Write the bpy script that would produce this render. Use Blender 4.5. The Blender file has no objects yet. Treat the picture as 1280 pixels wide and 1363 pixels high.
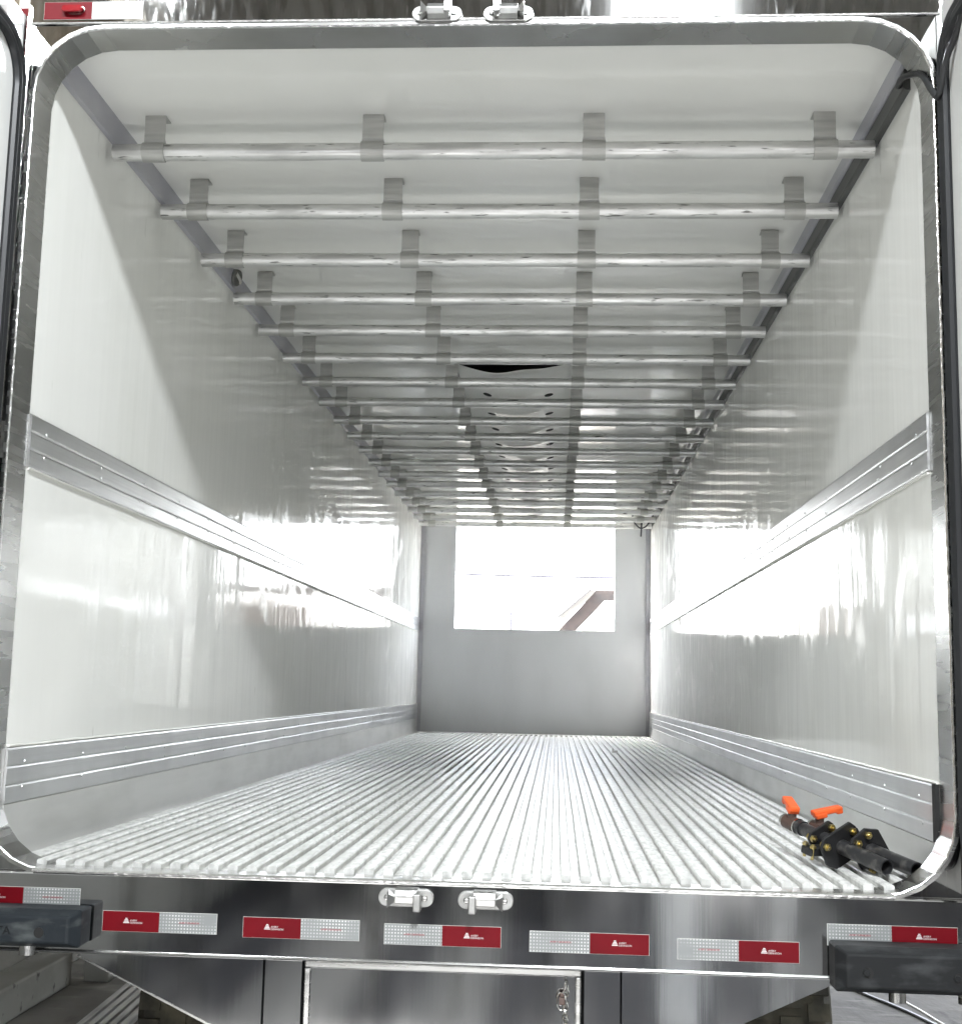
import bpy, math, random
from mathutils import Vector, Matrix
random.seed(7)
PI = math.pi
SC = bpy.context.scene
COL = SC.collection

# ------------------------------------------------------------------ camera
cam_d = bpy.data.cameras.new("camera")
cam = bpy.data.objects.new("camera", cam_d)
COL.objects.link(cam)
cam.location = (0.2457, -3.2375, 0.4840)
cam.rotation_mode = 'XYZ'
cam.rotation_euler = (1.7094, -0.0214, 0.0591)
cam_d.sensor_fit = 'HORIZONTAL'
cam_d.sensor_width = 36.0
cam_d.lens = 47.13
cam_d.clip_start = 0.05
cam_d.clip_end = 2000
SC.camera = cam

# ------------------------------------------------------------------ world, sun, lamps, exposure
SUN_AZ, SUN_EL = math.radians(268), math.radians(52)      # azimuth clockwise from +Y
w = bpy.data.worlds.new("World")
SC.world = w
w.use_nodes = True
nt = w.node_tree
bg = nt.nodes["Background"]
sky = nt.nodes.new("ShaderNodeTexSky")
sky.sky_type = 'NISHITA'
sky.sun_disc = False
sky.sun_elevation = SUN_EL
sky.sun_rotation = SUN_AZ
sky.dust_density = 4.0
sky.air_density = 1.0
sky.ozone_density = 1.0
bw = nt.nodes.new("ShaderNodeRGBToBW")
nt.links.new(sky.outputs[0], bw.inputs[0])
mixs = nt.nodes.new("ShaderNodeMix"); mixs.data_type = 'RGBA'      # hazy, nearly white sky
mixs.inputs[0].default_value = 0.8
nt.links.new(sky.outputs[0], mixs.inputs[6])
nt.links.new(bw.outputs[0], mixs.inputs[7])
nt.links.new(mixs.outputs[2], bg.inputs[0])
bg.inputs[1].default_value = 0.15

sd = bpy.data.lights.new("sun", 'SUN')
sd.energy = 2.0
sd.angle = math.radians(0.5)
sd.color = (1.0, 0.95, 0.88)
so = bpy.data.objects.new("sun", sd)
COL.objects.link(so)
sdir = Vector((math.sin(SUN_AZ) * math.cos(SUN_EL), math.cos(SUN_AZ) * math.cos(SUN_EL), math.sin(SUN_EL)))
so.rotation_euler = sdir.to_track_quat('Z', 'Y').to_euler()


def area(name, loc, target, sx, sy, power, col):
    d = bpy.data.lights.new(name, 'AREA')
    d.shape = 'RECTANGLE'
    d.size, d.size_y, d.energy, d.color = sx, sy, power, col
    o = bpy.data.objects.new(name, d)
    COL.objects.link(o)
    o.location = loc
    o.rotation_euler = (Vector(loc) - Vector(target)).to_track_quat('Z', 'Y').to_euler()
    return o


# high workshop lamps behind the camera
area("workshop_lamp", (1.0, -5.0, 5.15), (0.0, 1.5, 1.4), 0.6, 0.4, 18, (0.93, 0.97, 1.0))
area("workshop_lamp", (-1.96, -2.6, 4.15), (0.4, 1.2, 1.4), 0.5, 0.3, 2.6, (0.93, 0.97, 1.0))
# added fill, low and broad behind the camera, to brighten the ceiling
area("rear_fill", (0.3, -7.0, -0.1), (0.0, 2.0, 2.3), 4.5, 0.9, 2.6, (0.97, 0.98, 1.0))
# added upward fill below the opening, lifts the near ceiling
area("upward_fill", (0.0, -1.6, -1.18), (0.0, -0.9, 0.5), 2.6, 1.1, 1.25, (1.0, 0.99, 0.97))

SC.view_settings.view_transform = 'Standard'
SC.view_settings.look = 'None'
SC.view_settings.exposure = 5.33
SC.view_settings.gamma = 1.0
SC.view_settings.use_curve_mapping = False
try:
    SC.cycles.use_denoising = True
    SC.cycles.denoiser = 'OPENIMAGEDENOISE'
    SC.cycles.max_bounces = 10
    SC.cycles.diffuse_bounces = 6
    SC.cycles.glossy_bounces = 6
    SC.cycles.caustics_reflective = False
    SC.cycles.sample_clamp_indirect = 8.0
except Exception:
    pass

# ------------------------------------------------------------------ materials


def mat(name, base=(0.8, 0.8, 0.8), rough=0.5, metal=0.0, spec=0.5, bump=None, cvar=None, rvar=None, coat=0.0, rand=False):
    """bump/cvar/rvar: list of (scale xyz, detail, amount[, extra])"""
    m = bpy.data.materials.new(name)
    m.use_nodes = True
    t = m.node_tree
    N, L = t.nodes, t.links
    b = N["Principled BSDF"]
    b.inputs["Base Color"].default_value = (*base, 1)
    b.inputs["Roughness"].default_value = rough
    b.inputs["Metallic"].default_value = metal
    b.inputs["Specular IOR Level"].default_value = spec
    b.inputs["Coat Weight"].default_value = coat
    b.inputs["Coat Roughness"].default_value = 0.05
    if not (bump or cvar or rvar):
        return m
    tc = N.new("ShaderNodeTexCoord")
    src = tc.outputs["Object"]
    if rand:
        oi = N.new("ShaderNodeObjectInfo")
        mu = N.new("ShaderNodeVectorMath"); mu.operation = 'SCALE'
        mu.inputs[0].default_value = (37.0, 11.0, 23.0)
        L.new(oi.outputs["Random"], mu.inputs["Scale"])
        ad = N.new("ShaderNodeVectorMath"); ad.operation = 'ADD'
        L.new(src, ad.inputs[0]); L.new(mu.outputs[0], ad.inputs[1])
        src = ad.outputs[0]

    def noise(scale, detail, dist=0.0):
        mp = N.new("ShaderNodeMapping")
        mp.inputs["Scale"].default_value = scale
        L.new(src, mp.inputs["Vector"])
        nz = N.new("ShaderNodeTexNoise")
        nz.inputs["Scale"].default_value = 1.0
        nz.inputs["Detail"].default_value = detail
        nz.inputs["Distortion"].default_value = dist
        L.new(mp.outputs[0], nz.inputs["Vector"])
        return nz.outputs["Fac"]

    if cvar:                                   # (scale, detail, colour2, lo, hi)
        prev = None
        for (s, d, c2, lo, hi) in cvar:
            mr = N.new("ShaderNodeMapRange")
            mr.inputs["From Min"].default_value = lo
            mr.inputs["From Max"].default_value = hi
            L.new(noise(s, d), mr.inputs["Value"])
            mx = N.new("ShaderNodeMix"); mx.data_type = 'RGBA'
            L.new(mr.outputs[0], mx.inputs[0])
            if prev is None:
                mx.inputs[6].default_value = (*base, 1)
            else:
                L.new(prev, mx.inputs[6])
            mx.inputs[7].default_value = (*c2, 1)
            prev = mx.outputs[2]
        L.new(prev, b.inputs["Base Color"])
    if rvar:                                   # (scale, detail, rough2, lo, hi)
        s, d, r2, lo, hi = rvar[:5]
        mr = N.new("ShaderNodeMapRange")
        mr.inputs["From Min"].default_value = lo
        mr.inputs["From Max"].default_value = hi
        mr.inputs["To Min"].default_value = rough
        mr.inputs["To Max"].default_value = r2
        L.new(noise(s, d, rvar[5] if len(rvar) > 5 else 0.0), mr.inputs["Value"])
        L.new(mr.outputs[0], b.inputs["Roughness"])
    if bump:                                   # (scale, detail, distance)
        nrm = None
        for (s, d, dist) in bump:
            bp = N.new("ShaderNodeBump")
            bp.inputs["Strength"].default_value = 1.0
            bp.inputs["Distance"].default_value = dist
            L.new(noise(s, d), bp.inputs["Height"])
            if nrm is not None:
                L.new(nrm, bp.inputs["Normal"])
            nrm = bp.outputs[0]
        L.new(nrm, b.inputs["Normal"])
    return m


M = {}
M['gelcoat'] = mat("white_gelcoat", (0.86, 0.862, 0.832), 0.07, 0, 0.18,
                   bump=[((3, 5, 0.5), 3, 0.0042), ((6, 22, 1.0), 2, 0.0005), ((5, 1.0, 9), 1, 0.0010)],
                   rvar=((2, 2.2, 1.6), 5, 0.27, 0.48, 0.78, 3.0),
                   cvar=[((1.2, 1.2, 1.0), 5, (0.80, 0.805, 0.76), 0.5, 0.8), ((20, 20, 4), 3, (0.55, 0.55, 0.5), 0.73, 0.8)])
M['gelcoat_ceiling'] = mat("white_ceiling_gelcoat", (0.86, 0.862, 0.832), 0.09, 0, 0.5,
                           bump=[((4, 2.5, 4), 2, 0.0012)], cvar=[((1.4, 0.8, 1), 5, (0.81, 0.815, 0.775), 0.45, 0.8)])
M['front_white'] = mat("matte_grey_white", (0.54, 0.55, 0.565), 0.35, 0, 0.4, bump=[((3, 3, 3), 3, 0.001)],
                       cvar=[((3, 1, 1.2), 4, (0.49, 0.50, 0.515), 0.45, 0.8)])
M['cove'] = mat("grey_sealed_strip", (0.36, 0.36, 0.40), 0.3, 0, 0.5, bump=[((8, 3, 8), 3, 0.001)], cvar=[((10, 4, 10), 4, (0.43, 0.43, 0.45), 0.4, 0.75)])
M['channel'] = mat("dark_cable_channel", (0.055, 0.057, 0.055), 0.4, 0.2, 0.5, cvar=[((20, 3, 20), 4, (0.10, 0.10, 0.095), 0.45, 0.8)], bump=[((20, 5, 20), 3, 0.001)])
M['old_alu'] = mat('weathered_aluminium', (0.45, 0.45, 0.44), 0.45, 0.8, cvar=[((20, 2, 20), 5, (0.14, 0.14, 0.135), 0.45, 0.7)])
M['sealant'] = mat("pale_sealant", (0.72, 0.72, 0.68), 0.45, bump=[((30, 9, 30), 2, 0.002)])
M['band'] = mat("rolled_aluminium", (0.74, 0.745, 0.75), 0.30, 1.0, 0.5,
                cvar=[((1, 3.0, 2), 4, (0.60, 0.605, 0.61), 0.45, 0.75), ((2, 0.7, 90), 3, (0.66, 0.66, 0.67), 0.5, 0.7)],
                rvar=((3, 3, 60), 4, 0.42, 0.35, 0.75), bump=[((2, 1.2, 160), 2, 0.00015)])
M['kick'] = mat("matte_aluminium_sheet", (0.76, 0.76, 0.745), 0.36, 0.9, 0.5, bump=[((3, 1.0, 60), 2, 0.0003)],
                cvar=[((2, 2, 6), 5, (0.63, 0.63, 0.61), 0.45, 0.75)], rvar=((1, 3, 40), 3, 0.5, 0.35, 0.7))
M['floor'] = mat("mill_aluminium_floor", (0.74, 0.74, 0.72), 0.5, 0.0, 0.22, bump=[((50, 30, 20), 3, 0.00025)],
                 cvar=[((60, 22, 30), 4, (0.50, 0.50, 0.485), 0.42, 0.66), ((2.5, 1.1, 1), 5, (0.54, 0.54, 0.52), 0.46, 0.74)],
                 rvar=((40, 12, 20), 4, 0.32, 0.45, 0.7))
M['rail'] = mat("drawn_aluminium_tube", (0.72, 0.72, 0.71), 0.36, 1.0, 0.5, rand=True,
                cvar=[((5, 30, 30), 4, (0.58, 0.58, 0.565), 0.4, 0.7), ((13, 90, 90), 5, (0.18, 0.18, 0.17), 0.61, 0.69), ((5, 30, 30), 5, (0.54, 0.54, 0.53), 0.52, 0.66)],
                rvar=((6, 60, 60), 4, 0.6, 0.4, 0.7), bump=[((2, 120, 120), 2, 0.0002)])
M['strap'] = mat("flat_aluminium_strap", (0.50, 0.50, 0.48), 0.45, 0.75, 0.4, rand=True,
                 cvar=[((6, 6, 60), 4, (0.40, 0.40, 0.385), 0.4, 0.7)], rvar=((9, 9, 50), 3, 0.55, 0.4, 0.7))
M['steel'] = mat("polished_stainless", (0.64, 0.64, 0.635), 0.07, 1.0, 0.5,
                 bump=[((2.5, 2, 1.4), 2, 0.0022), ((40, 40, 1.5), 3, 0.00006)],
                 rvar=((5, 4, 1.0), 4, 0.15, 0.45, 0.8), cvar=[((3, 3, 5), 5, (0.56, 0.565, 0.57), 0.45, 0.75)])
M['steel_stained'] = mat("stained_stainless", (0.50, 0.50, 0.495), 0.035, 1.0, 0.5,
                         bump=[((2.5, 2, 1.4), 2, 0.0007), ((30, 9, 6), 3, 0.00008)],
                         rvar=((34, 5, 5), 5, 0.11, 0.55, 0.75, 1.2), cvar=[((28, 3, 6), 5, (0.36, 0.36, 0.35), 0.48, 0.72), ((60, 3, 9), 4, (0.72, 0.72, 0.71), 0.64, 0.72)])
M['steel_dull'] = mat("brushed_stainless", (0.52, 0.52, 0.51), 0.22, 1.0, 0.5,
                      bump=[((3, 3, 2), 2, 0.002)], rvar=((3, 3, 40), 4, 0.34, 0.4, 0.7),
                      cvar=[((4, 4, 2), 5, (0.42, 0.42, 0.40), 0.45, 0.7)])
M['bright'] = mat("bright_edge_steel", (0.82, 0.82, 0.81), 0.25, 1.0, bump=[((60, 60, 60), 3, 0.002)])
M['cast'] = mat("zinc_cast_keeper", (0.40, 0.40, 0.39), 0.34, 0.9, bump=[((40, 40, 40), 3, 0.0008)], cvar=[((25, 25, 25), 4, (0.28, 0.28, 0.27), 0.5, 0.75)])
M['seam'] = mat('panel_seam_line', (0.30, 0.30, 0.29), 0.5)
M['screw'] = mat("steel_screw", (0.45, 0.45, 0.44), 0.25, 1.0)
M['rubber'] = mat("black_rubber", (0.012, 0.013, 0.014), 0.55, 0, 0.2, bump=[((40, 40, 40), 4, 0.001)], cvar=[((12, 12, 30), 5, (0.045, 0.048, 0.05), 0.5, 0.8)])
M['rubber_worn'] = mat("worn_black_rubber", (0.013, 0.017, 0.021), 0.55, 0, 0.25, bump=[((40, 40, 40), 4, 0.001)], cvar=[((9, 9, 25), 5, (0.09, 0.10, 0.10), 0.5, 0.78)])
M['gasket'] = mat("black_gasket", (0.011, 0.012, 0.014), 0.4, 0, 0.5)
M['door_white'] = mat("white_door_skin", (0.80, 0.805, 0.79), 0.18, 0, 0.5, bump=[((3, 3, 2), 2, 0.001)], cvar=[((2, 2, 2), 4, (0.74, 0.745, 0.73), 0.5, 0.8)])
M['tape_red'] = mat("red_reflective_film", (0.13, 0.0016, 0.006), 0.45, 0, 0.15, bump=[((500, 500, 500), 1, 0.0002)], cvar=[((9, 9, 9), 3, (0.105, 0.0012, 0.005), 0.4, 0.7)])
M['ink_white'] = mat("white_print", (0.6, 0.55, 0.55), 0.5)
M['ink_red'] = mat("red_print", (0.32, 0.02, 0.035), 0.5)
M['lens_red'] = mat("red_lamp_lens", (0.22, 0.003, 0.008), 0.08, 0, 0.6, coat=1.0)
M['fabric'] = mat("white_canvas", (0.84, 0.845, 0.81), 0.33, 0, 0.5, bump=[((7, 4, 7), 3, 0.003)])
M['black'] = mat("hole_shade_black", (0.008, 0.008, 0.008), 0.8)  # flat black standing in for shade inside holes and gaps
M['cable'] = mat("black_cable_sheath", (0.016, 0.017, 0.018), 0.45)
M['pipe'] = mat("black_painted_pipe", (0.030, 0.030, 0.032), 0.28, 0.3, 0.5, bump=[((30, 30, 30), 3, 0.001)], cvar=[((30, 30, 30), 4, (0.11, 0.105, 0.10), 0.52, 0.72)])
M['plate_black'] = mat("black_painted_plate", (0.014, 0.014, 0.015), 0.38, 0.1, 0.5, bump=[((60, 60, 60), 3, 0.001)])
M['brass'] = mat("yellow_zinc_bolt", (0.62, 0.50, 0.20), 0.28, 1.0, cvar=[((60, 60, 60), 3, (0.38, 0.33, 0.22), 0.45, 0.7)])
M['valve'] = mat("brown_plastic_valve", (0.075, 0.045, 0.036), 0.35, 0, 0.5)
M['chrome'] = mat("chromed_nut", (0.75, 0.74, 0.72), 0.12, 1.0)
M['orange'] = mat("orange_plastic", (0.78, 0.115, 0.025), 0.35, 0, 0.5)
M['concrete'] = mat("workshop_concrete", (0.12, 0.117, 0.108), 0.8, 0, 0.3, bump=[((5, 5, 5), 6, 0.008)],
                    cvar=[((0.6, 0.9, 1), 6, (0.075, 0.073, 0.067), 0.42, 0.7), ((5, 2.0, 4), 7, (0.025, 0.024, 0.021), 0.55, 0.75), ((2.2, 6, 2), 6, (0.19, 0.185, 0.17), 0.55, 0.7)])
M['dark_floor'] = mat('streaked_dark_floor', (0.022, 0.023, 0.028), 0.8, 0, 0.1, cvar=[((1.8, 0.015, 1), 1, (0.17, 0.17, 0.168), 0.42, 0.64)], bump=[((5, 5, 5), 5, 0.004)])  # dark with pale streaks, laid out for reflections in the polished steel
M['yard'] = mat('toned_paving', (0.052, 0.049, 0.043), 0.85, 0, 0.2, bump=[((9, 5, 5), 6, 0.012)], cvar=[((1.2, 2.4, 1), 6, (0.034, 0.032, 0.028), 0.4, 0.65), ((9, 4, 4), 6, (0.012, 0.011, 0.010), 0.56, 0.68), ((3, 9, 2), 6, (0.075, 0.072, 0.064), 0.56, 0.7)])  # ground toned down in colour to offset too much light
M['plinth'] = mat("painted_masonry", (0.20, 0.202, 0.19), 0.7, 0, 0.3, bump=[((6, 6, 6), 5, 0.004)],
                  cvar=[((2, 2, 3), 6, (0.13, 0.13, 0.12), 0.45, 0.75), ((14, 14, 10), 6, (0.02, 0.02, 0.018), 0.64, 0.74)])
M['shed'] = mat("brown_sheet", (0.20, 0.165, 0.12), 0.6, 0, 0.4, cvar=[((3, 3, 0.6), 5, (0.12, 0.10, 0.075), 0.4, 0.75)])
M['shed_roof'] = mat("grey_sheet", (0.55, 0.55, 0.53), 0.55, 0.3, 0.4, cvar=[((1, 1, 1), 5, (0.42, 0.42, 0.40), 0.4, 0.75)])
M['tyre'] = mat("tyre_rubber", (0.035, 0.034, 0.028), 0.75, 0, 0.3, bump=[((25, 25, 25), 5, 0.004)], cvar=[((8, 8, 8), 6, (0.13, 0.12, 0.085), 0.4, 0.7)])
M['rim'] = mat("wheel_steel", (0.4, 0.4, 0.4), 0.4, 0.9)
M['house_wall'] = mat("white_render", (0.8, 0.79, 0.76), 0.8)
M['tile'] = mat("zinc_roof_sheet", (0.03, 0.03, 0.033), 0.5, 0.3)
M['timber'] = mat("brown_timber", (0.021, 0.0125, 0.0095), 0.7, cvar=[((5, 5, 5), 4, (0.010, 0.007, 0.006), 0.4, 0.7)])
M['fence'] = mat('fence_boards', (0.035, 0.020, 0.014), 0.7, cvar=[((9, 3, 1), 5, (0.016, 0.010, 0.008), 0.4, 0.7)])
M['wire'] = mat("dark_wire", (0.02, 0.02, 0.03), 0.5)
M['pale_hose'] = mat("pale_hose", (0.45, 0.44, 0.40), 0.5)


def dotted(name):
    m = bpy.data.materials.new(name)
    m.use_nodes = True
    t = m.node_tree
    N, L = t.nodes, t.links
    b = N["Principled BSDF"]
    tc = N.new("ShaderNodeTexCoord")
    sp = N.new("ShaderNodeSeparateXYZ")
    L.new(tc.outputs["Object"], sp.inputs[0])
    out = []
    for ax in ("X", "Z"):
        mm = N.new("ShaderNodeMath"); mm.operation = 'MULTIPLY'; mm.inputs[1].default_value = 1 / 0.0078
        L.new(sp.outputs[ax], mm.inputs[0])
        fr = N.new("ShaderNodeMath"); fr.operation = 'FRACT'; L.new(mm.outputs[0], fr.inputs[0])
        sb = N.new("ShaderNodeMath"); sb.operation = 'SUBTRACT'; sb.inputs[1].default_value = 0.5; L.new(fr.outputs[0], sb.inputs[0])
        ab = N.new("ShaderNodeMath"); ab.operation = 'ABSOLUTE'; L.new(sb.outputs[0], ab.inputs[0])
        out.append(ab.outputs[0])
    mx = N.new("ShaderNodeMath"); mx.operation = 'MAXIMUM'
    L.new(out[0], mx.inputs[0]); L.new(out[1], mx.inputs[1])
    lt = N.new("ShaderNodeMath"); lt.operation = 'LESS_THAN'; lt.inputs[1].default_value = 0.23
    L.new(mx.outputs[0], lt.inputs[0])
    nz = N.new("ShaderNodeTexNoise"); nz.inputs["Scale"].default_value = 14
    L.new(tc.outputs["Object"], nz.inputs["Vector"])
    mr = N.new("ShaderNodeMapRange"); mr.inputs["From Min"].default_value = 0.3; mr.inputs["From Max"].default_value = 0.62
    L.new(nz.outputs["Fac"], mr.inputs["Value"])
    pr = N.new("ShaderNodeMath"); pr.operation = 'MULTIPLY'
    L.new(lt.outputs[0], pr.inputs[0]); L.new(mr.outputs[0], pr.inputs[1])
    mc = N.new("ShaderNodeMix"); mc.data_type = 'RGBA'
    L.new(pr.outputs[0], mc.inputs[0])
    mc.inputs[6].default_value = (0.22, 0.23, 0.23, 1)
    mc.inputs[7].default_value = (0.62, 0.63, 0.62, 1)
    L.new(mc.outputs[2], b.inputs["Base Color"])
    b.inputs["Roughness"].default_value = 0.3
    return m


M['tape_white'] = dotted("silver_prismatic_film")

# ------------------------------------------------------------------ mesh helpers


class MB:
    def __init__(s):
        s.v, s.f = [], []

    def add(s, vs, fs):
        o = len(s.v)
        s.v += [tuple(p) for p in vs]
        s.f += [tuple(i + o for i in f) for f in fs]
        return s

    def box(s, x0, x1, y0, y1, z0, z1):
        vs = [(x, y, z) for z in (z0, z1) for y in (y0, y1) for x in (x0, x1)]
        return s.add(vs, [(0, 2, 3, 1), (4, 5, 7, 6), (0, 1, 5, 4), (2, 6, 7, 3), (0, 4, 6, 2), (1, 3, 7, 5)])

    def obox(s, c, ax, ay, az, hx, hy, hz):
        """oriented box; ax, ay, az unit vectors, half sizes"""
        c, ax, ay, az = Vector(c), Vector(ax), Vector(ay), Vector(az)
        vs = [c + ax * (i * hx) + ay * (j * hy) + az * (k * hz) for k in (-1, 1) for j in (-1, 1) for i in (-1, 1)]
        return s.add(vs, [(0, 2, 3, 1), (4, 5, 7, 6), (0, 1, 5, 4), (2, 6, 7, 3), (0, 4, 6, 2), (1, 3, 7, 5)])

    def prism(s, poly, d, o=(0, 0, 0), u=(1, 0, 0), v=(0, 0, 1), n=(0, 1, 0)):
        """extrude 2-D polygon (u,v) along n by d"""
        o, u, v, n = Vector(o), Vector(u), Vector(v), Vector(n)
        k = len(poly)
        a = [o + u * p[0] + v * p[1] for p in poly]
        b = [p + n * d for p in a]
        fs = [tuple(range(k)), tuple(range(2 * k - 1, k - 1, -1))]
        fs += [(i, i + k, (i + 1) % k + k, (i + 1) % k) for i in range(k)]
        return s.add(a + b, fs)

    def cyl(s, a, b, r, n=16, r2=None, caps=True):
        a, b = Vector(a), Vector(b)
        d = (b - a).normalized()
        h = Vector((0, 0, 1)) if abs(d.z) < 0.9 else Vector((1, 0, 0))
        u = d.cross(h).normalized(); v = d.cross(u)
        r2 = r if r2 is None else r2
        vs = [a + (u * math.cos(2 * PI * i / n) + v * math.sin(2 * PI * i / n)) * r for i in range(n)]
        vs += [b + (u * math.cos(2 * PI * i / n) + v * math.sin(2 * PI * i / n)) * r2 for i in range(n)]
        fs = [(i, (i + 1) % n, (i + 1) % n + n, i + n) for i in range(n)]
        if caps:
            fs += [tuple(range(n - 1, -1, -1)), tuple(range(n, 2 * n))]
        return s.add(vs, fs)

    def pipe(s, a, b, r, ri, n=20):
        """hollow tube, open at both ends"""
        a, b = Vector(a), Vector(b)
        d = (b - a).normalized()
        h = Vector((0, 0, 1)) if abs(d.z) < 0.9 else Vector((1, 0, 0))
        u = d.cross(h).normalized(); v = d.cross(u)
        vs = []
        for p, rr in ((a, r), (b, r), (b, ri), (a, ri)):
            vs += [p + (u * math.cos(2 * PI * i / n) + v * math.sin(2 * PI * i / n)) * rr for i in range(n)]
        fs = []
        for k in range(4):
            k2 = (k + 1) % 4
            fs += [(k * n + i, k * n + (i + 1) % n, k2 * n + (i + 1) % n, k2 * n + i) for i in range(n)]
        return s.add(vs, fs)

    def tube(s, pts, r, n=10):
        pts = [Vector(p) for p in pts]
        vs, fs = [], []
        u = None
        for i, p in enumerate(pts):
            d = (pts[min(i + 1, len(pts) - 1)] - pts[max(i - 1, 0)]).normalized()
            if u is None:
                h = Vector((0, 0, 1)) if abs(d.z) < 0.9 else Vector((1, 0, 0))
                u = d.cross(h).normalized()
            else:
                u = (u - d * u.dot(d)).normalized()
            v = d.cross(u)
            vs += [p + (u * math.cos(2 * PI * k / n) + v * math.sin(2 * PI * k / n)) * r for k in range(n)]
        for i in range(len(pts) - 1):
            fs += [(i * n + k, i * n + (k + 1) % n, (i + 1) * n + (k + 1) % n, (i + 1) * n + k) for k in range(n)]
        fs += [tuple(range(n - 1, -1, -1)), tuple((len(pts) - 1) * n + k for k in range(n))]
        return s.add(vs, fs)

    def dome(s, c, nrm, r, n=8):
        """rivet head"""
        c, d = Vector(c), Vector(nrm).normalized()
        h = Vector((0, 0, 1)) if abs(d.z) < 0.9 else Vector((1, 0, 0))
        u = d.cross(h).normalized(); v = d.cross(u)
        vs = []
        for rr, hh in ((r, 0), (r * 0.75, r * 0.45)):
            vs += [c + (u * math.cos(2 * PI * i / n) + v * math.sin(2 * PI * i / n)) * rr + d * hh for i in range(n)]
        vs.append(c + d * r * 0.6)
        fs = [(i, (i + 1) % n, (i + 1) % n + n, i + n) for i in range(n)] + [(i + n, (i + 1) % n + n, 2 * n) for i in range(n)]
        return s.add(vs, fs)

    def build(s, name, material, parent=None, bevel=0.0, smooth=False, origin=None, sub=None):
        org = Vector(origin) if origin is not None else (Vector(parent['org']) if parent is not None and 'org' in parent else Vector((0, 0, 0)))
        me = bpy.data.meshes.new(name)
        me.from_pydata([tuple(Vector(p) - org) for p in s.v], [], s.f)
        me.validate()
        import bmesh
        bm = bmesh.new(); bm.from_mesh(me)
        bmesh.ops.recalc_face_normals(bm, faces=bm.faces)
        bm.to_mesh(me); bm.free()
        me.materials.append(material)
        if smooth:
            me.polygons.foreach_set("use_smooth", [True] * len(me.polygons))
            try:
                me.set_sharp_from_angle(angle=math.radians(40))
            except Exception:
                pass
        o = bpy.data.objects.new(name, me)
        COL.objects.link(o)
        if parent is not None:
            o.parent = parent
            o['org'] = tuple(org)
        else:
            o.location = org
            o['org'] = tuple(org)
        if bevel:
            md = o.modifiers.new("bevel", 'BEVEL')
            md.width = bevel; md.segments = 2; md.limit_method = 'ANGLE'; md.angle_limit = math.radians(35)
        return o


def thing(name, label, cat, loc, group=None):
    o = bpy.data.objects.new(name, None)
    COL.objects.link(o)
    o.location = loc
    o.empty_display_size = 0.1
    o['org'] = tuple(loc)
    o['label'] = label
    o['category'] = cat
    if group:
        o['group'] = group
    return o


def tag(o, label, cat, group=None):
    o['label'] = label; o['category'] = cat
    if group:
        o['group'] = group
    return o


def structure(o):
    o['kind'] = 'structure'
    return o


def arc(cx, cz, r, a0, a1, n):
    return [(cx + r * math.cos(math.radians(a0 + (a1 - a0) * i / n)), cz + r * math.sin(math.radians(a0 + (a1 - a0) * i / n))) for i in range(n + 1)]


def text_mesh(body, size, name, material, parent, loc, depth=0.0004):
    """flat lettering facing -Y, left edge at loc"""
    cu = bpy.data.curves.new(name, 'FONT')
    cu.body = body
    cu.size = size
    cu.extrude = depth
    cu.resolution_u = 2
    tmp = bpy.data.objects.new(name, cu)
    COL.objects.link(tmp)
    dg = bpy.context.evaluated_depsgraph_get()
    me = bpy.data.meshes.new_from_object(tmp.evaluated_get(dg))
    bpy.data.objects.remove(tmp)
    bpy.data.curves.remove(cu)
    org = Vector(parent['org'])
    me.transform(Matrix.Translation(Vector(loc) - org) @ Matrix.Rotation(PI / 2, 4, 'X'))
    me.materials.clear(); me.materials.append(material)
    o = bpy.data.objects.new(name, me)
    COL.objects.link(o)
    o.parent = parent
    o['org'] = tuple(org)
    return o


# ------------------------------------------------------------------ setting: ground, shed
GZ = -1.25
H, HW, YL, Y0 = 2.30, 1.23, 10.24, 0.12
g = MB().add([(-400, -400, GZ), (400, -400, GZ), (400, 400, GZ), (-400, 400, GZ)], [(0, 1, 2, 3)]).build("ground", M['concrete'])
structure(g)
structure(MB().add([(0.9, 0.32, GZ + 0.004), (12, 0.32, GZ + 0.004), (12, 40, GZ + 0.004), (0.9, 40, GZ + 0.004)], [(0, 1, 2, 3)]).build("darkened_paving", M['yard'], None))  # darker sheet over the ground, its tone stands in for weaker light

shed = thing("workshop_shed", "brown corrugated workshop wall rising behind the open left door, with added unseen roof and walls", "shed", (-3.2, -3, GZ))
# corrugated side wall (ribs along z)
b = MB()
n = 150
y_a, y_b = -10.0, 9.0
pts = []
for i in range(n * 2 + 1):
    pts.append((y_a + (y_b - y_a) * i / (2 * n), -3.2 + (0.02 if (i // 1) % 2 else 0.0)))
vs, fs = [], []
for (yy, xx) in pts:
    vs += [(xx, yy, -0.4), (xx, yy, 5.6)]
for i in range(len(pts) - 1):
    fs.append((2 * i, 2 * i + 2, 2 * i + 3, 2 * i + 1))
b.add(vs, fs)
b.build("corrugated_wall", M['shed'], shed)
b = MB()
vs, fs = [], []
n = 120
for i in range(n + 1):
    xx = -3.4 + 10.0 * i / n
    zz = 5.7 + (0.03 if i % 2 else 0.0)
    vs += [(xx, -10.5, zz), (xx, 9.0, zz)]
for i in range(n):
    fs.append((2 * i, 2 * i + 1, 2 * i + 3, 2 * i + 2))
b.add(vs, fs)
b.build("roof", M['shed_roof'], shed)  # unseen roof, added for its shade and for the header to mirror
b = MB()
vs, fs = [], []
for i in range(161):
    xx = -3.2 + 7.8 * i / 160
    vs += [(xx, -10.0 + (0.02 if i % 2 else 0), GZ), (xx, -10.0 + (0.02 if i % 2 else 0), 5.69)]
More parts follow.
